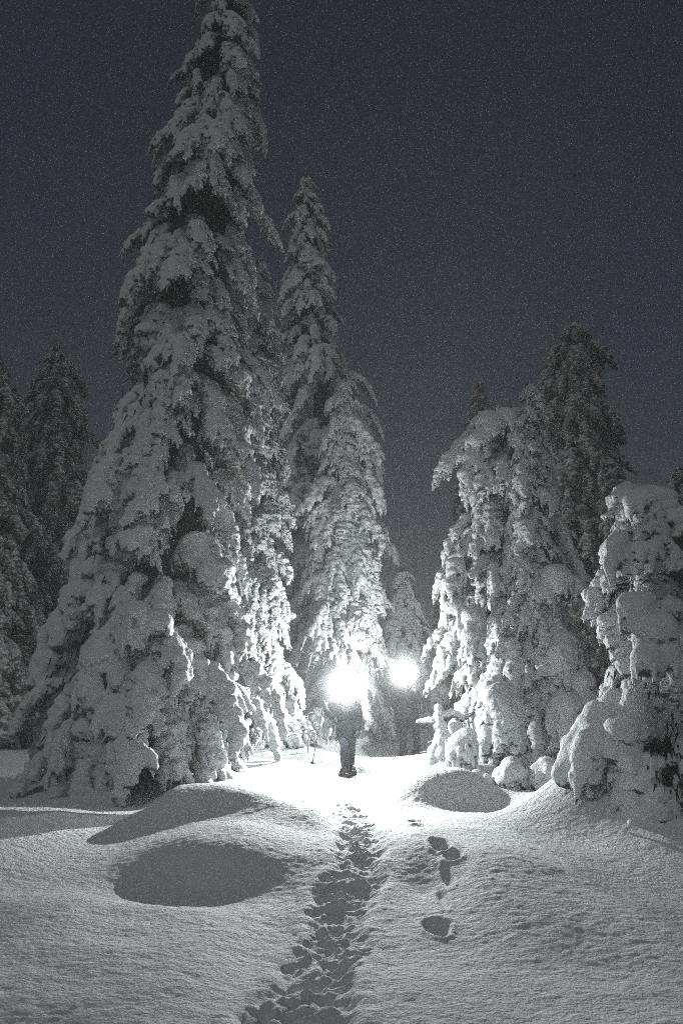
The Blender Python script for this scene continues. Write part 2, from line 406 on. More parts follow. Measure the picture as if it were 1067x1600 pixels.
def core_mesh(rows, seed, name, twigs):
    """dark inner foliage: a ragged cone of needle twigs round the trunk; rows = (z, cx, cy, R) bottom to top"""
    r = random.Random(seed); B = Blobs()
    V = []; Fc = []; seg = 18; m = 26
    zs = np.array([a[0] for a in rows]); cxs = np.array([a[1] for a in rows]); cys = np.array([a[2] for a in rows]); Rs = np.array([a[3] for a in rows])
    for i in range(m):
        z = zs[0] + (zs[-1] - zs[0]) * i / (m - 1); R = np.interp(z, zs, Rs) * .56; x0 = np.interp(z, zs, cxs); y0 = np.interp(z, zs, cys)
        for k in range(seg):
            a = 2 * math.pi * k / seg; q = R * r.uniform(.75, 1.2)
            V.append((x0 + q * math.cos(a), y0 + q * math.sin(a), z + r.uniform(-.1, .1)))
    for i in range(m - 1):
        for k in range(seg):
            k2 = (k + 1) % seg; a, b, c, d = i * seg + k, i * seg + k2, (i + 1) * seg + k2, (i + 1) * seg + k
            Fc += [(a, b, c), (a, c, d)]
    V = [np.array(V)]; Fc = [np.array(Fc)]; n0 = len(V[0])
    # drooping needle sprays: thin three-sided spikes
    sp_v, sp_f = [], []
    for k in range(twigs):
        z = zs[0] + (zs[-1] - zs[0]) * r.random() ** 1.2; R = float(np.interp(z, zs, Rs)); a = r.uniform(0, 2 * math.pi)
        q = R * r.uniform(.45, .9); c = np.array((np.interp(z, zs, cxs) + q * math.cos(a), np.interp(z, zs, cys) + q * math.sin(a), z))
        L = r.uniform(.07, .22) * (0.6 + .4 * min(R, 1.5)); dv = np.array((math.cos(a) * .5 + r.uniform(-.4, .4), math.sin(a) * .5 + r.uniform(-.4, .4), -1.0)); dv *= L / np.linalg.norm(dv)
        w = np.array((-math.sin(a), math.cos(a), 0)) * r.uniform(.008, .02); u = np.array((math.cos(a), math.sin(a), .4)) * .025
        b0 = len(sp_v) + n0
        sp_v += [c + w, c - w, c + u, c + dv]; sp_f += [(b0, b0 + 1, b0 + 3), (b0 + 1, b0 + 2, b0 + 3), (b0 + 2, b0, b0 + 3)]
    if sp_v: V.append(np.array(sp_v)); Fc.append(np.array(sp_f))
    return mesh_from(name, np.concatenate(V), np.concatenate(Fc), M['needles'], False)

def spruce(name, rows, d, label, cat='tree', group=None, seed=1, density=1.0, kinds=None, lump=1.0, sink=.15, maxn=290, rscale=1.0, twigs=1500, tip=True, jitter=.16, thin=False):  # thin: boughs take the darker colour with the dimness painted in
    """rows: (py, x left, x right) of the outline, bottom first, for an upright body at distance d"""
    r = random.Random(seed)
    R3 = []
    for py, xl, xr in rows:
        a, b = at(xl, py, d), at(xr, py, d); R3.append(((a.z + b.z) / 2, (a.x + b.x) / 2, (b.x - a.x) / 2 * rscale))
    base = Vector((R3[0][1], d, 0)); base.z = hz(base.x, base.y) - .02
    root = thing(name, base, label, cat, group)
    zs = np.array([q[0] for q in R3]) - base.z; cx = np.array([q[1] for q in R3]) - base.x; Rs = np.array([q[2] for q in R3])
    z0, z1 = min(zs[0], .05), zs[-1]
    Rf = lambda z: float(np.interp(z, zs, Rs)); Cf = lambda z: float(np.interp(z, zs, cx))
    # trunk
    B = Blobs(); tz = np.linspace(-.2, z1 - .1, 9)
    B.tube([(Cf(t) if t > 0 else Cf(0.3), 0, t) for t in tz], [max(.02, .021 * (z1 - t) + .015) for t in tz], 10)
    part('trunk', B.mesh('trunk', M['bark']), root)
    part('inner_foliage', core_mesh([(max(z, .0), c, 0, R) for z, c, R in zip(zs, cx, Rs)], seed, 'inner_foliage', twigs), root)
    # boughs
    spots = []; z = z0 + .1
    while z < z1 - .05:
        R = max(Rf(z), .10); s = max(.20, .86 * R ** .62) * lump
        n = max(3, int(round(2 * math.pi * R / (s * .50) * density)))
        n = min(n, 15); ph = r.uniform(0, 6.28)
        for k in range(n):
            spots.append((z + r.uniform(-.5, .5) * s * .35, ph + (k + r.uniform(-.35, .35)) * 2 * math.pi / n, s, R))
        z += s * .40 / density
    R = max(Rf(z0 + .2), .2); s = max(.2, .70 * R ** .62) * lump
    for k in range(int(2 * math.pi * R / (s * .42))):
        a = k / (int(2 * math.pi * R / (s * .42))) * 6.283
        spots.append((z0 + r.uniform(-.15, .1) * s, a, s * r.uniform(.8, 1.2), R * r.uniform(.85, 1.0)))
    # those on the far side are seen of nothing: thin them out
    keep = [q for q in spots if not (math.sin(q[1]) > .3 and r.random() < .62)]
    if len(keep) > maxn:
        keep.sort(key=lambda q: (math.sin(q[1]) > .55, r.random())); keep = keep[:maxn]
    for zz, a, s, R in keep:
        zr = (zz - z0) / (z1 - z0)
        kk = kinds(zr, r) if kinds else r.choice(('steep', 'hang')) if zr < .04 and R > 1 else r.choices(('wide', 'steep', 'hang', 'pad'), (1, 3, 1.5, .8) if zr < .6 else (1, 2.4, 2.4, .3))[0]
        cl = float(noise(np.array([math.cos(a) * 1.6 + 5]), np.array([math.sin(a) * 1.6]), np.array([zz * 1.15 / max(.6, s)]), seed=seed))
        if cl < -.47 and R > 1.0: continue
        s2 = s * r.uniform(.75, 1.2) * (1 + r.uniform(-jitter, jitter)) * (1 + .28 * cl); R = R * (1 + .16 * cl)
        ex = {'wide': .95, 'steep': .62, 'hang': .33, 'pad': .9}[kk] * s2
        r0 = max(0, R * r.uniform(.86, 1.10) - ex); dz = {'wide': .30, 'steep': .5, 'hang': .5, 'pad': .4}[kk] * s2
        c = Cf(zz)
        zp = zz + dz
        if zp > z1 - .1 * s2: zp = z1 - .1 * s2 - r.uniform(0, .2) * s2
        o = bpy.data.objects.new('snowy_bough', r.choice(LIB[kk]))
        o.location = (c + r0 * math.cos(a), r0 * math.sin(a), zp)
        w = r.uniform(.85, 1.25)
        o.scale = (s2, s2 * w, s2 * r.uniform(.9, 1.15)); o.rotation_euler = (r.uniform(-.22, .22), r.uniform(-.22, .22), a + r.uniform(-.22, .22))
        link(o, root)
        if thin: o.material_slots[0].link = 'OBJECT'; o.material_slots[0].material = M['dimmed_bough']  # darker copy, low light painted into its colour
    if tip:
        B = Blobs(); rt = max(.05, Rs[-1] * .55); p = np.array((cx[-1], 0, z1 - .5))
        for i in range(11):
            B.ball(p + np.array((r.uniform(-.3, .3) * rt, r.uniform(-.3, .3) * rt, i * .055)), rt * (1.25 - .07 * i) * r.uniform(.8, 1.15), 2)
        part('snowy_leader', B.remesh('leader', M['bough'], .022, 1), root)
    return root

spruce('snowy_spruce', [(1215, 45, 395), (1150, 38, 398), (1000, 62, 396), (850, 112, 392), (720, 152, 396), (560, 192, 392), (400, 205, 396), (270, 245, 402), (100, 288, 400), (20, 325, 392), (-45, 350, 374)], 14.3,
       'tallest snow-laden spruce with wide drooping skirt, left of the people, its top leaving the picture', seed=2, density=1.12, twigs=3500, rscale=.96)
spruce('snowy_spruce', [(1190, 345, 482), (1100, 368, 466), (1000, 370, 446), (850, 365, 456), (750, 365, 452), (600, 378, 437), (480, 388, 426), (410, 398, 414)], 17.0,
       'slender snowy spruce brightly lit from the side, pressed against the right of the tallest one', seed=3, density=1.0, twigs=1800)
spruce('snowy_spruce', [(1150, 440, 575), (900, 438, 600), (700, 432, 590), (600, 436, 565), (540, 442, 530), (450, 442, 518), (350, 455, 505), (275, 472, 486)], 24,
       'tall dim spruce with thin snowy spire behind the brightly lit middle tree', seed=4, density=.9, twigs=2000)
spruce('snowy_spruce', [(1180, 470, 605), (1050, 476, 600), (950, 468, 606), (850, 478, 614), (750, 492, 592), (650, 512, 564), (590, 532, 552)], 20.6,
       'brightly lit snowy spruce standing right behind the person in jeans', seed=5, density=1.05, lump=1.1, twigs=1800, rscale=.88)
spruce('snowy_spruce', [(1225, 735, 900), (1150, 722, 900), (1050, 694, 895), (980, 694, 885), (900, 692, 885), (862, 702, 880), (830, 736, 870), (785, 728, 866), (745, 704, 862), (690, 728, 850), (640, 752, 812)], 16.0,
       'broad snowy spruce with rounded hooked top at the right of the two people', seed=6, density=1.05, lump=1.15, rscale=.93, twigs=2200, tip=False)
spruce('snowy_spruce', [(1190, 770, 900), (1000, 778, 882), (880, 785, 872), (780, 795, 862), (700, 806, 850), (650, 812, 842), (600, 822, 831)], 15.1,
       'snowy spruce with a thin pale knobbly spire rising out of the right-hand clump', seed=7, density=1.0, twigs=1200)
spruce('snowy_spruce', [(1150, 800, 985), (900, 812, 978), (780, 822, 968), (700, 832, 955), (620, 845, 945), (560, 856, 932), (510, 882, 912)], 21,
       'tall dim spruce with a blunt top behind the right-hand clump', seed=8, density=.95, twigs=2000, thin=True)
spruce('snowy_spruce', [(1310, 975, 1150), (1200, 930, 1150), (1100, 935, 1130), (1000, 948, 1108), (900, 940, 1072), (820, 946, 1048), (765, 980, 1024)], 10.9,
       'squat foreground spruce buried in thick round snow pads at the right edge', seed=9, density=.95, lump=1.15, twigs=1500,
       kinds=lambda z, r: r.choices(('wide', 'steep', 'hang', 'pad'), (1, 1, .3, 3))[0], tip=False)
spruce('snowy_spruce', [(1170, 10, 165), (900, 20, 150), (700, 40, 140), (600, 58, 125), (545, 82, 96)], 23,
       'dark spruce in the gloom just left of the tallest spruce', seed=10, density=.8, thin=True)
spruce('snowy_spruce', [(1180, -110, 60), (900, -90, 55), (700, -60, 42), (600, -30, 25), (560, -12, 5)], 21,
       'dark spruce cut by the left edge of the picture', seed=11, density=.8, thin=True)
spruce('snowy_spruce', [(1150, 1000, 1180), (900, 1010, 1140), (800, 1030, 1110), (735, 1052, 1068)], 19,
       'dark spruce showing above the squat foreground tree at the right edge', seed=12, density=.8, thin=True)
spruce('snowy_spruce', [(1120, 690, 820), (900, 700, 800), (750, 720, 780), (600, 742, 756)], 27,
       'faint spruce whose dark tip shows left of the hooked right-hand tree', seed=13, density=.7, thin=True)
spruce('snowy_spruce', [(1150, 570, 700), (1050, 582, 685), (960, 602, 660), (890, 624, 636)], 23.0,
       'faint short spruce in the haze behind the farther person', seed=14, density=.8)
spruce('snowy_spruce', [(1120, 640, 720), (1050, 650, 712), (1000, 662, 705), (950, 680, 690)], 25.5,
       'faint low spruce in the haze in the gap right of the farther person', seed=15, density=.8)

# ------------------------------------------------------------------ right foreground: a bent sapling arched under snow
def big_pads():
    root = thing('buried_sapling', (0, 0, 0), 'low spruce bent over under a thick smooth snow sheet at the lower right', 'tree')
    base = Vector((4.15, 10.0, 0)); base.z = hz(base.x, base.y); root.location = base
    r = random.Random(77)
    B = Blobs()
    def arc(P, rad, fringe_at=.5, fr=1.0):
        P = [np.array(p, float) - np.array(base) for p in P]; n = 26; pts = []
        for i in range(n):
            t = i / (n - 1) * (len(P) - 1); k = min(int(t), len(P) - 2); f = t - k; f = f * f * (3 - 2 * f) * .3 + f * .7
            p = P[k] * (1 - f) + P[k + 1] * f; q = float(np.interp(t, range(len(P)), rad))
            B.ball(p + np.array((r.uniform(-.1, .1), r.uniform(-.1, .1), r.uniform(-.1, .1))) * q, q * r.uniform(.9, 1.08), 3); pts.append((p, q))
            if i / n > fringe_at:
                for j in range(int(5 * fr)):
                    a = r.uniform(0, 6.28); c = p + np.array((math.cos(a) * q * .85, math.sin(a) * q * .85, -q * .3)); ln = r.uniform(.08, .26)
                    for m in range(5): B.ball(c + np.array((0, 0, -ln * m / 4)), .045 * (1 - .1 * m), 1)
        return pts
    A = lambda px, py, d: tuple(at(px, py, d))
    arc([A(900, 1175, 11.0), A(930, 1125, 10.9), A(968, 1102, 10.8), A(1015, 1130, 10.6), A(1050, 1180, 10.4), A(1085, 1220, 10.2)], [.18, .20, .22, .22, .20, .16], .1, 1.2)
    arc([A(955, 1115, 10.9), A(915, 1165, 10.9), A(880, 1215, 11.0)], [.22, .26, .16], 2)
    arc([A(948, 1130, 10.85), A(925, 1170, 10.7), A(905, 1215, 10.7)], [.20, .24, .12], .2)
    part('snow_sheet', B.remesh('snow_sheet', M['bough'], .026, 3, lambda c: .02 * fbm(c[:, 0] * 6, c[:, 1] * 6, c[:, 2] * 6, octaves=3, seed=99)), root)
    # hanging boughs on the shaded side
    for px, py, d, s, k, rz in ((940, 1160, 10.9, .65, 'steep', -2.4), (965, 1150, 10.7, .75, 'hang', -1.9), (998, 1150, 10.6, .85, 'steep', -1.2), (1030, 1190, 10.4, .85, 'hang', -1.8),
                            (1058, 1180, 10.3, 1.0, 'steep', -.9), (1085, 1215, 10.2, .8, 'steep', -2.2), (1015, 1120, 10.8, .8, 'pad', -1.0)):
        o = bpy.data.objects.new('snowy_bough', r.choice(LIB[k])); o.location = at(px, py, d) - base; o.scale = (s, s * .85, s * 1.1); o.rotation_euler = (0, .15, rz); link(o, root)
    B = Blobs(); p0 = at(960, 1120, 10.9) - base
    B.tube([(p0.x + .35, p0.y + .3, -.2), (p0.x + .25, p0.y + .2, p0.z * .6), (p0.x, p0.y, p0.z)], [.06, .05, .03], 8)
    part('trunk', B.mesh('trunk', M['bark']), root)
    V = core_mesh([(0.0, p0.x + .45, .35, .5), (.4, p0.x + .4, .35, .4), (.75, p0.x + .3, .3, .2)], 5, 'inner_foliage', 500)
    part('inner_foliage', V, root)
big_pads()

# big rounded snow lumps riding on the right-hand trees
def lump_part(root_label, name, blobs, d, fringe, seed):
    r = random.Random(seed); B = Blobs(); base = at(blobs[0][0], blobs[0][1], d)
    for px, py, rp, dy in blobs:
        c = np.array(at(px, py, d + dy)) - np.array(base); q = rp * (d + dy) / FPX
        B.ball(c, (q, q * .9, q * .9), 3)
        for k in range(fringe):
            a = r.uniform(0, 6.28); e = c + np.array((math.cos(a) * q * .85, math.sin(a) * q * .75, -q * .45)); ln = r.uniform(.08, .3)
            for m in range(5): B.ball(e + np.array((0, 0, -ln * m / 4)), .045 * (1 - .1 * m), 1)
    me = B.remesh(name, M['bough'], .028, 3, lambda c: .022 * fbm(c[:, 0] * 6, c[:, 1] * 6, c[:, 2] * 6, octaves=3, seed=seed))
    root = [o for o in COL.objects if o.get('label') == root_label][0]
    o = part(name, me, root); o.location = base - root.location
    return o
LD = 'broad snowy spruce with rounded hooked top at the right of the two people'
lump_part(LD, 'snow_hood', [(740, 720, 20, 0), (748, 690, 22, 0), (765, 662, 24, 0), (790, 655, 22, .1), (728, 742, 16, 0)], 15.1, 14, 1)
lump_part(LD, 'snow_cushion', [(712, 885, 17, 0), (706, 915, 17, 0), (712, 950, 19, 0), (722, 975, 16, 0)], 15.1, 10, 2)
lump_part(LD, 'snow_cushion', [(740, 965, 20, 0), (738, 995, 20, 0), (745, 1020, 14, 0)], 14.6, 8, 3)
lump_part(LD, 'snow_cushion', [(868, 905, 28, 0), (845, 930, 24, 0), (892, 918, 22, .2)], 14.7, 12, 4)
_r = random.Random(9)
for px, py, d, sc, k in ((872, 1000, 13.6, .75, 'pad'), (858, 1040, 13.5, .7, 'steep'), (885, 1095, 13.2, .7, 'pad'), (862, 1110, 13.1, .6, 'steep'), (905, 1060, 13.4, .7, 'pad'), (835, 1130, 13.3, .6, 'steep'), (800, 1010, 13.4, .8, 'steep'), (780, 1080, 13.3, .8, 'pad')):
    root = [o for o in COL.objects if o.get('label') == LD][0]
    o = bpy.data.objects.new('snowy_bough', _r.choice(LIB[k])); o.location = at(px, py, d + 1.2) - root.location; o.scale = (sc, sc * 1.1, sc * 1.15); o.rotation_euler = (0, .25, -1.57 + _r.uniform(-.6, .3)); link(o, root)
LE = 'squat foreground spruce buried in thick round snow pads at the right edge'
lump_part(LE, 'snow_cushion', [(990, 782, 16, 0), (1005, 780, 20, 0), (1022, 788, 13, 0)], 10.3, 10, 7)
lump_part(LE, 'snow_cushion', [(1000, 950, 28, 0), (1020, 985, 38, 0), (1030, 1020, 34, 0), (985, 945, 22, 0), (1010, 1030, 28, -.1)], 9.9, 10, 8)
lump_part(LE, 'snow_cushion', [(1000, 860, 20, 0), (1020, 858, 18, 0), (962, 850, 20, 0), (958, 875, 18, 0)], 10.1, 10, 9)
LT = 'tallest snow-laden spruce with wide drooping skirt, left of the people, its top leaving the picture'
lump_part(LT, 'snow_cushion', [(215, 960, 26, 0), (246, 975, 24, 0), (208, 995, 22, 0)], 12.7, 12, 10)
lump_part(LT, 'snow_cushion', [(292, 540, 20, 0), (285, 560, 20, 0), (300, 590, 14, 0), (290, 620, 10, 0), (287, 655, 13, 0)], 13.4, 6, 11)

# ------------------------------------------------------------------ cross-armed snowy sapling by the dome
def sapling():
    b = G(694, 1205, .12); base = Vector((b.x, 15.2, 0)); base.x = at(692, 1190, 15.2).x; base.z = hz(base.x, base.y)
    root = thing('snowy_sapling', base, 'small snow-crusted sapling with two outstretched arms like a cross beside the snow dome', 'tree')
    r = random.Random(5); A = lambda px, py, dy=0: np.array(at(px, py, 15.2 + dy)) - np.array(base)
    def chain(P, r0, r1, B, n=22, sub=2, jit=.25):
        for i in range(n):
            t = i / (n - 1) * (len(P) - 1); k = min(int(t), len(P) - 2); f = t - k; p = P[k] * (1 - f) + P[k + 1] * f
            q = r0 + (r1 - r0) * i / (n - 1); B.ball(p + np.array([r.uniform(-jit, jit) * q for _ in range(3)]), q * r.uniform(.85, 1.15), sub)
    B = Blobs(); chain([A(684, 1108), A(686, 1135), A(690, 1200)], .055, .14, B, 26); B.ball(A(684, 1106), .075, 3); B.ball(A(690, 1140), .09, 3)
    part('snowy_stem', B.remesh('stem', M['bough'], .014, 2), root)
    B = Blobs(); chain([A(686, 1125), A(668, 1126), A(652, 1128)], .075, .035, B); part('snowy_arm', B.remesh('arm', M['bough'], .013, 2), root)
    B = Blobs(); chain([A(688, 1118), A(705, 1113, .1), A(722, 1122, .2)], .06, .06, B); part('snowy_arm', B.remesh('arm', M['bough'], .013, 2), root)
    B = Blobs(); chain([A(690, 1130), A(700, 1160), A(706, 1200)], .07, .10, B); chain([A(684, 1150), A(676, 1175), A(672, 1200)], .05, .12, B)
    chain([A(712, 1130, .2), A(716, 1165, .2), A(720, 1205, .2)], .12, .2, B, sub=3)
    part('snowy_skirt', B.remesh('skirt', M['bough'], .018, 2), root)
    B = Blobs()
    for (a, b_) in (((682, 1165), (655, 1176)), ((682, 1150), (668, 1160)), ((684, 1185), (660, 1182))):
        B.tube([A(*a), (A(*a) + A(*b_)) / 2 - np.array((0, 0, .03)), A(*b_)], [.010, .009, .006], 6)
    part('twig', B.mesh('twig', M['frost_twig']), root)
sapling()

# small snow-covered mound shrubs at the right spruce's foot
def snow_knob(px, py, d, rpx, label, seed):
    c = at(px, py, d); base = Vector((c.x, d, hz(c.x, d))); root = thing('snowy_shrub', base, label, 'shrub', 'snowed-in shrubs at the right spruce foot')
    r = random.Random(seed); B = Blobs(); q = rpx * d / FPX
    for k in range(9):
        a = r.uniform(0, 6.28); m = r.random(); B.ball((math.cos(a) * q * .6 * m, math.sin(a) * q * .6 * m, (c.z - base.z) * r.uniform(0, 1)), q * r.uniform(.5, .75), 3)
    for k in range(40):
        a = r.uniform(0, 6.28); e = np.array((math.cos(a) * q * .9, math.sin(a) * q * .9, (c.z - base.z) * r.uniform(.2, .9)))
        for m in range(4): B.ball(e + np.array((0, 0, -.04 * m)), .04, 1)
    part('snow_cover', B.remesh('snow_cover', M['bough'], .024, 2, lambda v: .02 * fbm(v[:, 0] * 8, v[:, 1] * 8, v[:, 2] * 8, octaves=2, seed=seed)), root)
    B = Blobs(); B.tube([(0, 0, -.1), (0.02, 0, max(.2, c.z - base.z))], [.02, .01], 6); part('stem', B.mesh('stem', M['bark']), root)
snow_knob(720, 1150, 14.6, 26, 'tall snowed-in shrub between the cross-armed sapling and the broad spruce', 1)
snow_knob(752, 1215, 13.6, 20, 'low snowed-in shrub just behind the right end of the snow dome', 2)
snow_knob(800, 1200, 13.5, 28, 'snowed-in shrub under the middle of the right-hand clump', 3)
snow_knob(850, 1195, 13.2, 24, 'snowed-in shrub where the right-hand clump meets the bank', 4)

# bare frosted twigs
def twigs(px, py, d, label, seed, n=7, L=.45, up=True):
    c = at(px, py, d); gz = hz(c.x, d) if up else c.z
    root = thing('bare_twig', (c.x, d, gz), label, 'twig'); r = random.Random(seed)
    hgt = c.z - gz
    for k in range(n):
        B = Blobs(); z = hgt * r.uniform(.5, 1.05) if up else 0
        a = r.uniform(2.6, 3.7) if r.random() < .6 else r.uniform(-.5, .5)
        P = [np.array((0, 0, z))]; dv = np.array((math.cos(a), r.uniform(-.4, .4), r.uniform(.1, .5)))
        for i in range(5): P.append(P[-1] + dv * L * .2); dv = dv + np.array((0, 0, -.22))
        B.tube(P, [.010, .010, .009, .008, .006, .004], 6); part('twig', B.mesh('twig', M['frost_twig']), root)
    if up:
        B = Blobs(); B.tube([(0, 0, -.1), (.02, 0, hgt * .5), (0, 0, hgt * 1.05)], [.014, .012, .008], 6); part('stem', B.mesh('stem', M['frost_twig']), root)
twigs(481, 1118, 16.4, 'frosty bare twigs sticking up left of the person with the pole', 1, 9, .30)

# ------------------------------------------------------------------ people
def loft(P, R, seg=14): B = Blobs(); B.tube(P, R, seg); return B
def copy_parts(): pass

def hand_mesh(wrist, direction, palm_n, curl, grip=True):
    """glove: palm + five bent fingers"""
    w = Vector(wrist); d = Vector(direction).normalized(); n = Vector(palm_n).normalized(); s = d.cross(n).normalized()
    B = Blobs(); pc = w + d * .05
    B.tube([w - d * .02, w + d * .02, w + d * .06, w + d * .095], [(.028, .024), (.040, .024), (.046, .022), (.042, .018)], 12)
    for i, (off, L) in enumerate(((-.033, .072), (-.011, .082), (.011, .078), (.032, .062))):
        p = w + d * .085 + s * off; dd = d.copy(); P = [p]; R = [.0125]
        for j in range(3):
            ang = curl * (1 + .3 * j)
            dd = (Matrix.Rotation(ang, 3, s) @ dd)
            p = p + dd * L / 3 * 1.15; P.append(p); R.append(.0118 - .0012 * j)
        B.tube(P, R, 8); B.ball(P[-1], .0105, 2)
    p = w + d * .03 - s * .036; dd = (d * .7 - s * .7 + n * .3).normalized(); P = [p, p + dd * .032, p + dd * .032 + (d * .8 + n * .6).normalized() * .03, p + dd * .032 + (d * .6 + n * .9).normalized() * .055]
    B.tube(P, [.016, .014, .013, .011], 8)
    return B.remesh('glove', M['glove'], .005, 1)

def person(label, base, yaw, J, mats, snowshoes=True, coat_hem=.66, slim=1.0, lz=.050):
    """J: joints in local metres (x right in picture, -y towards camera, z up)"""
    root = thing('person', base, label, 'person', None, yaw)
    V = lambda k: np.array(J[k], float)
    # continuous body
    B = Blobs()
    B.tube([V('pelvis'), V('waist'), V('chest'), V('neckbase')], [(.155, .10), (.135, .095), (.165, .11), (.075, .07)], 16)
    B.tube([V('neckbase') - np.array((0, 0, .04)), V('head') - np.array((0, 0, .05))], [.055, .052], 12)
    h = V('head'); B.ball(h, (.076, .095, .115), 3); B.ball(h + np.array((0, -.02, -.07)), (.055, .065, .055), 3)
    B.ball(h + np.array((0, -.100, -.015)), (.013, .022, .026), 2)                 # nose
    for s in (-1, 1): B.ball(h + np.array((s * .078, .005, -.01)), (.010, .022, .032), 2)   # ears
    for s in (-1, 1): B.ball(h + np.array((s * .032, -.080, .022)), (.022, .014, .010), 2)   # brows
    for k in ('L', 'R'):
        B.tube([V('sh' + k), V('el' + k), V('wr' + k)], [.050, .040, .028], 12); B.ball(V('sh' + k), .062, 2)
        B.tube([V('hip' + k), V('kn' + k), V('an' + k)], [.085, .058, .040], 12)
        fd = V('toe' + k) - V('an' + k); fd[2] = 0; fd /= np.linalg.norm(fd); z_ = np.array((0, 0, 1.0))
        B.tube([V('an' + k) - fd * .04 - z_ * .04, V('an' + k) + fd * .06 - z_ * .055, V('an' + k) + fd * .13 - z_ * .066], [.030, .030, .020], 10)
    part('body', B.remesh('body', M['skin'], .011, 2), root)
    for s in (-1, 1):
        e = Blobs(); e.ball(h + np.array((s * .032, -.088, .002)), .011, 2); part('eye', e.mesh('eye', M['eye']), root)
    e = Blobs(); e.tube([h + np.array((-.024, -.082, -.062)), h + np.array((0, -.092, -.060)), h + np.array((.024, -.082, -.062))], [.004, .008, .004], 8); part('mouth', e.mesh('mouth', M['lip']), root)
    e = Blobs(); e.ball(h + np.array((0, .035, -.01)), (.084, .072, .118), 3); part('hair', e.mesh('hair', M['hair']), root)
    # coat
    B = Blobs(); pz = V('pelvis')[2]; px, py = V('pelvis')[0], V('pelvis')[1]
    hem = coat_hem
    B.tube([(px, py, hem), (px, py, hem + .06), (px * .9, py, hem + .2), V('pelvis') + np.array((0, 0, .05)), V('waist'), V('chest') - np.array((0, 0, .05)), V('chest') + np.array((0, 0, .09)), V('neckbase') + np.array((0, 0, -.01)), V('neckbase') + np.array((0, -.005, .065))],
           [(.205 * slim, .16), (.212 * slim, .165), (.208 * slim, .165), (.196 * slim, .155), (.178 * slim, .145), (.205 * slim, .155), (.185 * slim, .135), (.10, .095), (.085, .085)], 22)
    for k in ('L', 'R'):
        B.tube([V('sh' + k) - np.array((0, 0, .02)), (V('sh' + k) + V('el' + k)) / 2, V('el' + k), (V('el' + k) + V('wr' + k)) / 2, V('wr' + k)], [.082, .078, .070, .064, .052], 14); B.ball(V('sh' + k), .085, 2)
    me = B.remesh('coat', mats[0], .013, 2, lambda c: .006 * noise(c[:, 0] * 9, c[:, 1] * 9, c[:, 2] * 4, seed=3) + .004 * noise(c[:, 0] * 22, c[:, 1] * 22, c[:, 2] * 9, seed=4))
    coat = part('coat', me, root)
    e = Blobs(); q = V('neckbase') + np.array((0, .01, .07)); e.tube([q + np.array((.10 * math.cos(a), .10 * math.sin(a), .01 * math.cos(a * 3))) for a in np.linspace(.2, 6.0, 16)], .032, 10); part('hood', e.remesh('hood', mats[0], .012, 1), coat)
    e = Blobs(); e.tube([(px, py - .158, hem + .05), (px, py - .160, hem + .3), V('chest') + np.array((0, -.150, 0)), V('neckbase') + np.array((0, -.088, 0))], .007, 6); part('zip', e.mesh('zip', M['plastic']), coat)
    # trousers, gaiters, boots
    B = Blobs()
    for k in ('L', 'R'):
        B.tube([V('hip' + k), (V('hip' + k) + V('kn' + k)) / 2, V('kn' + k), (V('kn' + k) * .5 + V('an' + k) * .5), V('an' + k) + np.array((0, 0, .05))], [.105, .095, .078, .072, .065], 14)
    B.ball(V('pelvis'), (.16, .12, .11), 3)
    part('trousers', B.remesh('trousers', mats[1], .012, 1, lambda c: .005 * noise(c[:, 0] * 12, c[:, 1] * 12, c[:, 2] * 14, seed=6)), root)
    for k in ('L', 'R'):
        a = V('an' + k); kn = V('kn' + k)
        e = Blobs(); e.tube([a + (kn - a) * .80, a + (kn - a) * .6, a + (kn - a) * .3, a], [.080, .086, .080, .072], 14); part('gaiter', e.remesh('gaiter', M['gaiter'], .012, 1, lambda c: .005 * noise(c[:, 0] * 14, c[:, 1] * 14, c[:, 2] * 20, seed=8)), root)
        e = Blobs(); dn = V('toe' + k) - a; dn[2] = 0; dn /= np.linalg.norm(dn); z = np.array((0, 0, 1.0))
        e.tube([a + z * .08, a, a - z * .05], [.062, .060, .060], 12)
        e.tube([a - dn * .07 - z * .055, a + dn * .05 - z * .055, a + dn * .14 - z * .065, a + dn * .19 - z * .075], [(.050, .042), (.052, .050), (.050, .040), (.036, .026)], 12)
        part('boot', e.remesh('boot', M['boot'], .010, 1), root)
        if snowshoes:
            c = a + dn * .03 - z * .108
            sd_ = np.array((-dn[1], dn[0], 0)); ring = []
            for i in range(29):
                t = 2 * math.pi * i / 28; u = math.cos(t) * .30; v_ = math.sin(t) * .105 * (1 - .25 * (math.cos(t) < 0) * abs(math.cos(t)))
                ring.append(c + dn * u + sd_ * v_ + z * (.05 * max(0, math.cos(t)) ** 3))
            e = Blobs(); e.tube(ring, .011, 8); sh = part('snowshoe', e.mesh('snowshoe_frame', M['plastic']), root)
            e = Blobs()
            for u0, u1 in ((-.2, -.06), (-.02, .07), (.13, .22)):
                ww = .095 if u0 < .1 else .08
                e.tube([c + dn * u0 + sd_ * 0 , c + dn * u1], [(.003, .003), (.003, .003)], 4)
                P = [c + dn * u0 - sd_ * ww, c + dn * u0 + sd_ * ww]; e.tube(P, [(.05, .003)] * 2 if False else [.006, .006], 6)
                P = [c + dn * u1 - sd_ * ww, c + dn * u1 + sd_ * ww]; e.tube(P, [.006, .006], 6)
                P = [c + dn * (u0 + u1) / 2 - sd_ * ww, c + dn * (u0 + u1) / 2 + sd_ * ww]; e.tube(P, [((u1 - u0) / 2, .004)] * 2, 8)
            part('deck', e.mesh('deck', M['gaiter']), sh)
            e = Blobs()
            for o_ in (.10, .0):
                e.tube([c + dn * o_ + sd_ * .07, c + dn * o_ + sd_ * .06 + z * .09, c + dn * o_ + z * .115, c + dn * o_ - sd_ * .06 + z * .09, c + dn * o_ - sd_ * .07], .010, 6)
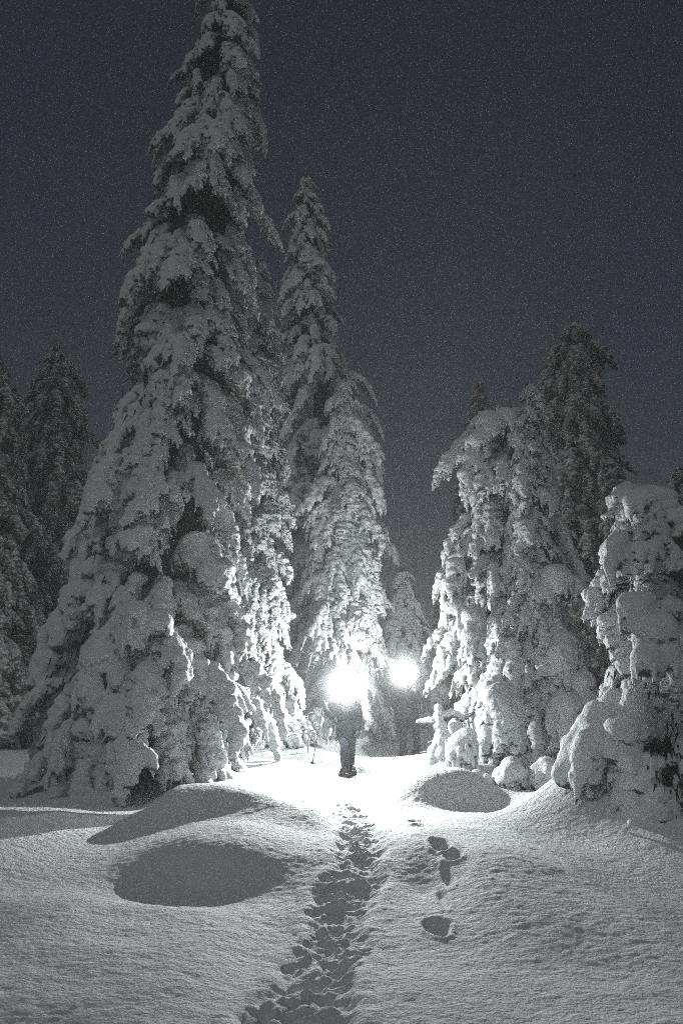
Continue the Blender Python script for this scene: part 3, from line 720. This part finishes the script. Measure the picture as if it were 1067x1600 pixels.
            part('binding', e.mesh('binding', M['plastic']), sh)
    # gloves
    for k in ('L', 'R'):
        part('glove', hand_mesh(J['wr' + k], J['hd' + k], J['hn' + k], J['curl' + k]), root)
    # hat + headlamp
    e = Blobs(); e.ball(h + np.array((0, .012, .055)), (.094, .108, .085), 3); e.tube([h + np.array((.094 * math.cos(t), .012 + .108 * math.sin(t), .035)) for t in np.linspace(0, 6.2832, 25)], .014, 8)
    part('knit_hat', e.remesh('knit_hat', M['hat'], .010, 1), root)
    hl = Blobs(); hl.tube([h + np.array((.106 * math.cos(t), .012 + .120 * math.sin(t), lz - (.06 if lz > .1 else 0) * math.sin(t))) for t in np.linspace(0, 6.2832, 25)], (.006), 6)
    hl.tube([h + np.array((0, -.105, lz)), h + np.array((0, -.125, lz)), h + np.array((0, -.150, lz))], [.034, .036, .030], 16)
    hl.tube([h + np.array((0, -.148, lz - .024)), h + np.array((0, -.206, lz - .028))], [(.004, .036), (.004, .034)], 16)  # brim plate added under the bulb to keep its light off the coat
    lampo = part('headlamp', hl.mesh('headlamp', M['plastic']), root)
    e = Blobs(); lp = h + np.array((0, -.154, lz)); e.ball(lp, (.024, .005, .024), 2); part('lens', e.mesh('lens', M['lens']), lampo)
    return root, lp, lampo

def add_lamp(root, lp, power, beam, col, tilt, yaw=0.0, cone=165):
    """the headlamp's flood light: a small bulb in front of the lens and its wide beam"""
    for kind, pw in (('POINT', power), ('SPOT', beam)):
        L = bpy.data.lights.new('headlamp_light', kind); L.energy = pw; L.color = col; L.shadow_soft_size = .016
        if kind == 'SPOT': L.spot_size = math.radians(cone); L.spot_blend = 1.0
        o = bpy.data.objects.new('headlamp_light', L); o.location = (lp[0], lp[1] - .05, lp[2]); o.rotation_euler = (math.radians(90 - tilt), 0, 0)
        o.rotation_euler = Vector((-math.sin(math.radians(yaw)), -math.cos(math.radians(yaw)), -math.tan(math.radians(tilt)))).to_track_quat('-Z', 'Y').to_euler()
        COL.objects.link(o); o.parent = root

b1 = G(543, 1236, -.18); b1.z = 0
g1 = min(hz(b1.x - .06, b1.y), hz(b1.x + .06, b1.y)) ; b1.z = g1 + .02
print('person1', b1, 'ground', g1)
hx = lambda px, py, d=b1.y: tuple(at(px, py, d) - b1)
hh = at(540, 1070, b1.y).z - b1.z            # height of the lamp above the snow
zoff = hh - 1.72
J1 = dict(pelvis=(0, .02, .98 + zoff), waist=(0, .02, 1.12 + zoff), chest=(-.01, .01, 1.32 + zoff), neckbase=(-.02, 0, 1.47 + zoff), head=(-.03, -.03, 1.66 + zoff),
          shL=(-.19, 0, 1.41 + zoff), elL=(-.29, -.06, 1.17 + zoff), wrL=(-.385, -.22, 1.31 + zoff), hdL=(-.2, -.2, .8), hnL=(1, -.3, .2), curlL=.85,
          shR=(.165, 0, 1.41 + zoff), elR=(.20, .02, 1.14 + zoff), wrR=(.185, -.10, .94 + zoff), hdR=(-.05, -.3, -1), hnR=(-1, 0, 0), curlR=.7,
          hipL=(-.075, .02, .92 + zoff), knL=(-.055, -.10, .50), anL=(-.035, -.06, .13), toeL=(-.07, -.3, 0),
          hipR=(.075, .02, .92 + zoff), knR=(.06, .04, .50), anR=(.045, .16, .14), toeR=(.10, -.2, 0))
p1, lp1, l1 = person('nearer hiker in long dark coat, jeans and snowshoes, headlamp glaring from the forehead', b1, 0, J1, (M['coat'], M['jeans']), coat_hem=.70 + zoff * .5, slim=.98)
add_lamp(p1, lp1, LAMP1_POWER, LAMP1_BEAM, (.95, 1.0, .985), 6, 6, 150)

b2 = G(640, 1187, 0); b2.z = hz(b2.x, b2.y) + .05
hh2 = at(628, 1058, b2.y).z - b2.z; zo = hh2 - 1.72
ox = at(628, 1058, b2.y).x - b2.x
print('person2', b2, hh, hh2, ox)
J2 = dict(pelvis=(-.02, .02, .98 + zo), waist=(-.03, .02, 1.12 + zo), chest=(ox * .5, .01, 1.32 + zo), neckbase=(ox * .8, 0, 1.47 + zo), head=(ox, -.03, 1.66 + zo),
          shL=(-.21 + ox * .5, 0, 1.41 + zo), elL=(-.33 + ox * .5, .02, 1.15 + zo), wrL=(-.33 + ox * .5, -.18, 1.02 + zo), hdL=(0, -1, -.1), hnL=(1, 0, 0), curlL=.8,
          shR=(.20 + ox * .5, 0, 1.41 + zo), elR=(.29, .04, 1.14 + zo), wrR=(.27, -.10, .95 + zo), hdR=(0, -.3, -1), hnR=(-1, 0, 0), curlR=.7,
          hipL=(-.09, .02, .92 + zo), knL=(-.14, -.08, .50), anL=(-.15, -.03, .13), toeL=(-.18, -.3, 0),
          hipR=(.09, .02, .92 + zo), knR=(.15, .0, .50), anR=(.17, .10, .13), toeR=(.22, -.2, 0))
p2, lp2, l2 = person('farther hiker in black clothes standing dim in the haze behind, headlamp on', b2, 0, J2, (M['black_jacket'], M['black_cloth']), coat_hem=.80 + zo * .5, slim=1.1, lz=.125)
lp2 = lp2 + np.array((0, 0, .028))
add_lamp(p2, lp2, LAMP2_POWER, LAMP2_BEAM, (.95, 1.0, .985), 4)

def ski_pole(top, tip, label):
    top, tip = Vector(top), Vector(tip); root = thing('hiking_pole', tip, label, 'pole'); u = (top - tip)
    P = lambda t: tuple(u * t)
    e = Blobs(); e.tube([P(0), P(.5), P(.93)], [.006, .009, .010], 8); part('shaft', e.mesh('shaft', M['metal']), root)
    e = Blobs(); e.tube([P(.9), P(.94), P(1.0)], [.016, .018, .016], 10); part('grip', e.mesh('grip', M['plastic']), root)
    e = Blobs(); e.tube([P(.055), P(.062)], [.045, .040], 12); part('basket', e.mesh('basket', M['plastic']), root)
w = Vector(J1['wrL']) + b1; hand = w + Vector(J1['hdL']).normalized() * .08
tipp = at(487, 1206, b1.y + .15); tipp.z = max(tipp.z - .05, hz(tipp.x, tipp.y) - .05)
ski_pole(hand + Vector((.0, -.02, .08)), tipp, 'thin dark hiking pole held out at the left by the nearer hiker')
w = Vector(J2['wrL']) + b2; hand = w + Vector(J2['hdL']).normalized() * .08
ski_pole(hand + Vector((0, -.01, .06)), (hand.x - .05, hand.y - .1, hz(hand.x - .05, hand.y - .1) - .05), 'hiking pole held by the farther hiker in black')

# ------------------------------------------------------------------ the frosty air
bm = bmesh.new(); bmesh.ops.create_cube(bm, size=1.0)
me = bpy.data.meshes.new('haze'); bm.to_mesh(me); bm.free()
hzo = bpy.data.objects.new('haze', me); link(hzo); hzo['kind'] = 'stuff'
hzo.scale = (224, 234, 24); hzo.location = (0, 55, 12 - 5)
m = bpy.data.materials.new('haze'); m.use_nodes = True; nt = m.node_tree; nt.nodes.clear()
pv = nt.nodes.new('ShaderNodeVolumePrincipled'); pv.inputs['Color'].default_value = (.95, .97, 1, 1); pv.inputs['Density'].default_value = HAZE; pv.inputs['Anisotropy'].default_value = 0.1
mo = nt.nodes.new('ShaderNodeOutputMaterial'); nt.links.new(pv.outputs[0], mo.inputs['Volume']); me.materials.append(m)
print('objects', len(bpy.data.objects), 'tris', sum(len(q.polygons) for q in bpy.data.meshes))
def glow_mist(c, r, dens, label):  # ball of mist added round a lamp to make its glare halo
    v, f = ICO[3]; me = bpy.data.meshes.new('lamp_glow_mist'); me = mesh_from('lamp_glow_mist', v * r * (1 + .06 * noise(v[:, 0] * 2, v[:, 1] * 2, v[:, 2] * 2, seed=3))[:, None], f, M['plastic'])
    me.materials.clear(); m = bpy.data.materials.new('lamp_glow_mist'); m.use_nodes = True; nt = m.node_tree; nt.nodes.clear()
    pv = nt.nodes.new('ShaderNodeVolumePrincipled'); pv.inputs['Color'].default_value = (1, 1, 1, 1); pv.inputs['Anisotropy'].default_value = 0.3
    tc = nt.nodes.new('ShaderNodeTexCoord'); ln = nt.nodes.new('ShaderNodeVectorMath'); ln.operation = 'LENGTH'; nt.links.new(tc.outputs['Object'], ln.inputs[0])
    mr = nt.nodes.new('ShaderNodeMapRange'); mr.inputs['From Min'].default_value = r * .95; mr.inputs['From Max'].default_value = 0.0; mr.inputs['To Max'].default_value = 1.0; nt.links.new(ln.outputs['Value'], mr.inputs['Value'])
    pw = nt.nodes.new('ShaderNodeMath'); pw.operation = 'POWER'; pw.inputs[1].default_value = 2.2; nt.links.new(mr.outputs[0], pw.inputs[0])
    ml = nt.nodes.new('ShaderNodeMath'); ml.operation = 'MULTIPLY'; ml.inputs[1].default_value = dens; nt.links.new(pw.outputs[0], ml.inputs[0]); nt.links.new(ml.outputs[0], pv.inputs['Density'])
    mo = nt.nodes.new('ShaderNodeOutputMaterial'); nt.links.new(pv.outputs[0], mo.inputs['Volume']); me.materials.append(m)
    o = link(bpy.data.objects.new('lamp_glow_mist', me)); o.location = c; tag(o, label, 'glow_mist', None, 'stuff')
glow_mist(b1 + Vector(lp1) + Vector((0, -.10, .02)), .80, GLOW_DENSITY, 'cloud of frozen breath lit up round the nearer hiker\'s head')
glow_mist(b2 + Vector(lp2) + Vector((0, -.10, .0)), .80, GLOW_DENSITY, 'cloud of frozen breath lit up round the farther hiker\'s head')
